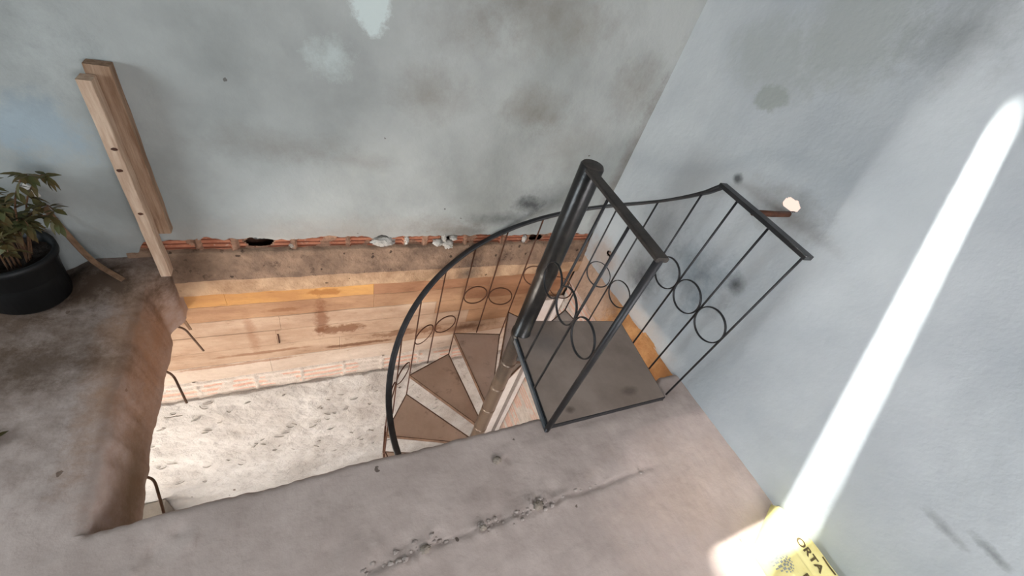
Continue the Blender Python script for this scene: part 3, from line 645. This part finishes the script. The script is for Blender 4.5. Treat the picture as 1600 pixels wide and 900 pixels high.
# ------------------------------------------------------------------ bent rebar ends under the left slab edge
def smoothpts(ps, n=6):
    ps = [Vector(p) for p in ps]; out = []
    for i in range(len(ps) - 1):
        p0 = ps[max(0, i - 1)]; p1, p2 = ps[i], ps[i + 1]; p3 = ps[min(len(ps) - 1, i + 2)]
        for k in range(n):
            t = k / n
            out.append(0.5 * ((2 * p1) + (-p0 + p2) * t + (2 * p0 - 5 * p1 + 4 * p2 - p3) * t * t + (-p0 + 3 * p1 - 3 * p2 + p3) * t ** 3))
    out.append(ps[-1]); return out
rb = [([(-0.66, 0.905, -0.262), (-0.625, 0.902, -0.285), (-0.600, 0.890, -0.310), (-0.585, 0.845, -0.335), (-0.571, 0.786, -0.374)], 'thick bent steel bar end at the near end of the slab edge'),
      ([(-0.66, 1.372, -0.26), (-0.625, 1.368, -0.290), (-0.607, 1.360, -0.322), (-0.589, 1.320, -0.351), (-0.571, 1.275, -0.418)], 'bent steel bar end drooping midway along the slab edge over the pale wall'),
      ([(-0.67, 1.640, -0.27), (-0.630, 1.645, -0.305), (-0.607, 1.655, -0.345), (-0.589, 1.645, -0.396), (-0.571, 1.66, -0.531)], 'bent steel bar end nearest the back wall, pointing down to the right')]
for ps, lab in rb:
    bm = bmesh.new(); sweep(bm, smoothpts(ps), circ(0.0048, 9)); tag(obj('rebar_end', bm, M['rebar'], smooth=True), lab, 'steel bar')
bm = bmesh.new()
sweep(bm, [Vector((-0.64, 1.722, -0.26)), Vector((-0.622, 1.716, -0.31)), Vector((-0.602, 1.700, -0.40))], rect(0.004, 0.014), scale=[0.7, 1.0, 0.9])
tag(obj('wood_splinter', bm, M['wood_dark']), 'short wooden sliver hanging in the far corner above the bent bars', 'wood sliver')

# ------------------------------------------------------------------ mortar crumbs on the floor
crumbs = [(0.575, 0.505, 0.013, 'lone pale mortar lump on the floor between crack and opening'),
          (0.245, 0.300, 0.012, 'grey mortar crumb at the left end of the floor crack'), (0.445, 0.300, 0.010, 'grey mortar crumb in the middle of the floor crack'),
          (0.665, 0.305, 0.015, 'biggest grey mortar crumb, at the right end of the crumbled crack')]
for i, (x, y, r, lab) in enumerate(crumbs):
    bm = bmesh.new(); z = fz(x, y)
    lump(bm, (x, y, z + r * 0.28), (r * 1.3, r, r * 0.55), 50 + i * 3, 3, 0.6); tag(obj('mortar_crumb', bm, M['mortar'], smooth=True), lab, 'mortar lump')

# ------------------------------------------------------------------ potted plant, lath
PX, PY = -0.985, 1.590
pt = tag(empty('potted_plant', (PX, PY, 0)), 'dim leafy plant in a round black pot against the back wall on the left', 'plant')
bm = bmesh.new(); lathe(bm, [(0.0, 0.004), (0.098, 0.004), (0.103, 0.012), (0.126, 0.200), (0.136, 0.205), (0.136, 0.228), (0.124, 0.228), (0.120, 0.182), (0.112, 0.02), (0.0, 0.02)], (PX, PY), 40)
pot = obj('pot', bm, M['pot'], pt, True)
bm = bmesh.new()
grid(bm, rng(0, 1, 0.1), rng(0, 2 * math.pi, 0.3), lambda r, a: Vector((PX + 0.119 * r * math.cos(a), PY + 0.119 * r * math.sin(a), 0.190 + 0.012 * nz(r * math.cos(a), r * math.sin(a), 0, 5))))
obj('soil', bm, M['soil'], pt, True)
def leaf(bm, p, d, n, L, W):
    d = d.normalized(); s = d.cross(n).normalized(); n = s.cross(d)
    prof = [(0, 0.06), (0.2, 0.7), (0.45, 1.0), (0.75, 0.65), (1.0, 0.03)]; rows = []
    for t, wv in prof:
        c = p + d * L * t - n * L * 0.25 * t * t
        rows.append([bm.verts.new(c - s * W * wv / 2 + n * W * 0.12 * wv), bm.verts.new(c), bm.verts.new(c + s * W * wv / 2 + n * W * 0.12 * wv)])
    for a, b in zip(rows, rows[1:]):
        for k in range(2): bm.faces.new((a[k], a[k + 1], b[k + 1], b[k]))
rs = random.Random(3)
bl, bs = bmesh.new(), bmesh.new()
for i in range(26):
    a = rs.uniform(0, 2 * math.pi); b0 = Vector((PX + 0.06 * math.cos(a), PY + 0.06 * math.sin(a), 0.185))
    h = rs.uniform(0.06, 0.34); sp_ = rs.uniform(0.04, 0.16)
    ex = Vector((min(PX + 0.22, PX + 0.05 * math.cos(a) + sp_ * math.cos(a)), min(1.66, PY + sp_ * math.sin(a)), 0.22 + h))
    pts = smoothpts([b0, b0.lerp(ex, 0.5) + Vector((0, 0, 0.06)), ex, ex + (ex - b0) * 0.22 - Vector((0, 0.02, 0.06))], 5)
    pts = [Vector((p.x, min(p.y, 1.69), p.z)) for p in pts]
    sweep(bs, pts, circ(0.0032, 6), scale=[1 - 0.5 * k / len(pts) for k in range(len(pts))])
    for k in range(4, len(pts)):
        for s in (-1, 1):
            d = Vector((rs.uniform(-1, 1), rs.uniform(-1, 0.5), rs.uniform(-0.7, 0.6)))
            q = pts[k]
            if q.y > 1.66: d.y = -abs(d.y)
            leaf(bl, q, d, Vector((rs.uniform(-.3, .3), rs.uniform(-.3, .3), 1)), rs.uniform(0.03, 0.06), rs.uniform(0.012, 0.022))
obj('stems', bs, M['stem'], pt, True)
lf = obj('foliage', bl, M['leaf'], pt, True); lf['kind'] = 'stuff'
# leafy sprig at the left edge
bl, bs = bmesh.new(), bmesh.new()
sg = tag(empty('leafy_sprig', (-0.93, 0.97, 0)), 'small green leafy sprig lying on the floor at the left edge of the photo', 'sprig')
pts = smoothpts([(-1.06, 0.93, 0.03), (-0.98, 0.955, 0.025), (-0.90, 0.972, 0.012)], 5); sweep(bs, pts, circ(0.003, 6))
for k in range(0, len(pts)):
    for s in (-1, 1): leaf(bl, pts[k], Vector((rs.uniform(0.0, 1), s * 0.8, rs.uniform(0.0, 0.5))), Vector((0, 0, 1)), 0.034, 0.016)
obj('stem', bs, M['stem'], sg, True); lf = obj('leaves', bl, M['leaf'], sg, True); lf['kind'] = 'stuff'
# lath leaning from the floor towards the wall
bm = bmesh.new()
pts = smoothpts([(-0.715, 1.605, fz(-0.715, 1.605) + 0.008), (-0.795, 1.650, 0.120), (-0.845, 1.690, 0.230), (-0.872, 1.712, 0.330)], 6)
sweep(bm, pts, rect(0.006, 0.020, 0.001), upz=False)
lt = tag(obj('wooden_lath', bm, M['wood_dark'], smooth=False), 'thin bowed wooden lath leaning on the wall beside the black pot', 'lath')
bm = bmesh.new()
bmg = [Vector((-0.905, 1.722, 0.405)), Vector((-0.892, 1.718, 0.425)), Vector((-0.872, 1.716, 0.400)), Vector((-0.868, 1.716, 0.372)), Vector((-0.880, 1.718, 0.366))]
a_ = [bm.verts.new(p) for p in bmg]; b_ = [bm.verts.new(p + Vector((0.001, 0.004, 0))) for p in bmg]
bm.faces.new(a_); bm.faces.new(b_[::-1])
for k in range(5): bm.faces.new((a_[k], a_[(k + 1) % 5], b_[(k + 1) % 5], b_[k]))
tag(obj('paper_scrap', bm, M['white_trim']), 'small torn white scrap stuck on the wall above the lath', 'scrap')

# ------------------------------------------------------------------ yellow paper sack in the corner by the right wall
SX0, SX1, ZT = 1.440, 1.700, 0.088
sk = empty('cement_sack', (1.57, -0.35, 0)); tag(sk, 'yellow paper cement sack with dark lettering, lying against the right wall in the sunlight', 'sack')
bm = bmesh.new()
def yend(s): return -0.100 + 0.100 * s
NS, NT = 40, 60
def sackp(s, t):   # s across 0..1, t along 0 (far end) ..1
    y = yend(s) * (1 - t) + (-0.80) * t
    x = SX0 + (SX1 - SX0) * s
    ex = min(s, 1 - s) / 0.16; ey = min(t / 0.13, (1 - t) / 0.06, 1)
    prof = (1 - (1 - min(1, ex)) ** 2) ** 0.5
    pe = (1 - (1 - min(1, ey)) ** 2) ** 0.5
    h = ZT * prof * (0.35 + 0.65 * pe) * (1 if t > 0.001 else 0.4)
    h += 0.004 * nz(x, y, 0, 9) * prof
    h -= 0.006 * math.exp(-((s - 0.47) / 0.02) ** 2) * prof
    return x, y, max(h, 0.004)
g = [[bm.verts.new(sackp(i / NS, j / NT)) for j in range(NT + 1)] for i in range(NS + 1)]
for i in range(NS):
    for j in range(NT): bm.faces.new((g[i][j], g[i + 1][j], g[i + 1][j + 1], g[i][j + 1]))
gb = [[bm.verts.new((v.co.x, v.co.y, 0.002)) for v in (r[0], r[-1])] for r in g]
for i in range(NS):
    bm.faces.new((g[i][0], gb[i][0], gb[i + 1][0], g[i + 1][0])); bm.faces.new((g[i][-1], g[i + 1][-1], gb[i + 1][1], gb[i][1]))
obj('sack_body', bm, M['sack'], sk, True)
def sack_h(x, y):
    s = (x - SX0) / (SX1 - SX0); t = (yend(s) - y) / (yend(s) + 0.80)
    return sackp(min(1, max(0, s)), min(1, max(0, t)))[2]
def drape(o_bm, off=0.0015):
    for v in o_bm.verts: v.co.z = sack_h(v.co.x, v.co.y) + off
def text_bm(body, size, origin, stretch=1.0, weight=0.0):
    cu = bpy.data.curves.new('t', 'FONT'); cu.body = body; cu.size = size; cu.offset = weight; cu.resolution_u = 4
    to = bpy.data.objects.new('t', cu); COL.objects.link(to)
    dg = bpy.context.evaluated_depsgraph_get(); me = bpy.data.meshes.new_from_object(to.evaluated_get(dg))
    bm = bmesh.new(); bm.from_mesh(me); bpy.data.objects.remove(to); bpy.data.meshes.remove(me)
    bmesh.ops.subdivide_edges(bm, edges=[e for e in bm.edges if e.calc_length() > 0.006], cuts=2)
    bmesh.ops.triangulate(bm, faces=bm.faces)
    for v in bm.verts:
        a, b = v.co.x * stretch, v.co.y
        v.co = Vector((origin[0] + b, origin[1] - a, 0))
    return bm
bm = text_bm('ORTA', 0.046, (1.592, -0.128), 0.95, 0.0012); drape(bm); o = obj('lettering', bm, M['ink'], sk); o['label'] = 'dark brown printed capital letters'
bm = text_bm('B', 0.052, (1.500, -0.222), 0.95, 0.0012); drape(bm); obj('lettering', bm, M['ink'], sk)
bm = bmesh.new(); grid(bm, rng(1.652, 1.661, 0.004), rng(-0.272, -0.212, 0.006), lambda x, y: Vector((x, y, 0))); drape(bm); obj('printed_bar', bm, M['ink'], sk)
bm = bmesh.new()
lc = Vector((1.478, -0.165, 0))
for ring_, (rr, n, s) in enumerate(((0.0, 1, 0.007), (0.013, 7, 0.0058), (0.025, 12, 0.0062), (0.034, 18, 0.0035))):
    for k in range(n):
        a = 2 * math.pi * (k + 0.3 * ring_) / n; c = lc + Vector((rr * 0.85 * math.cos(a), rr * math.sin(a), 0))
        vs_ = [bm.verts.new(c + Vector((s * math.cos(q * math.pi / 4) * (1 if q % 2 else 0.6), s * math.sin(q * math.pi / 4) * (1 if q % 2 else 0.6), 0))) for q in range(8)]
        bm.faces.new(vs_)
drape(bm, 0.002); o = obj('round_emblem', bm, M['ink_grey'], sk); o['label'] = 'grey round printed emblem'
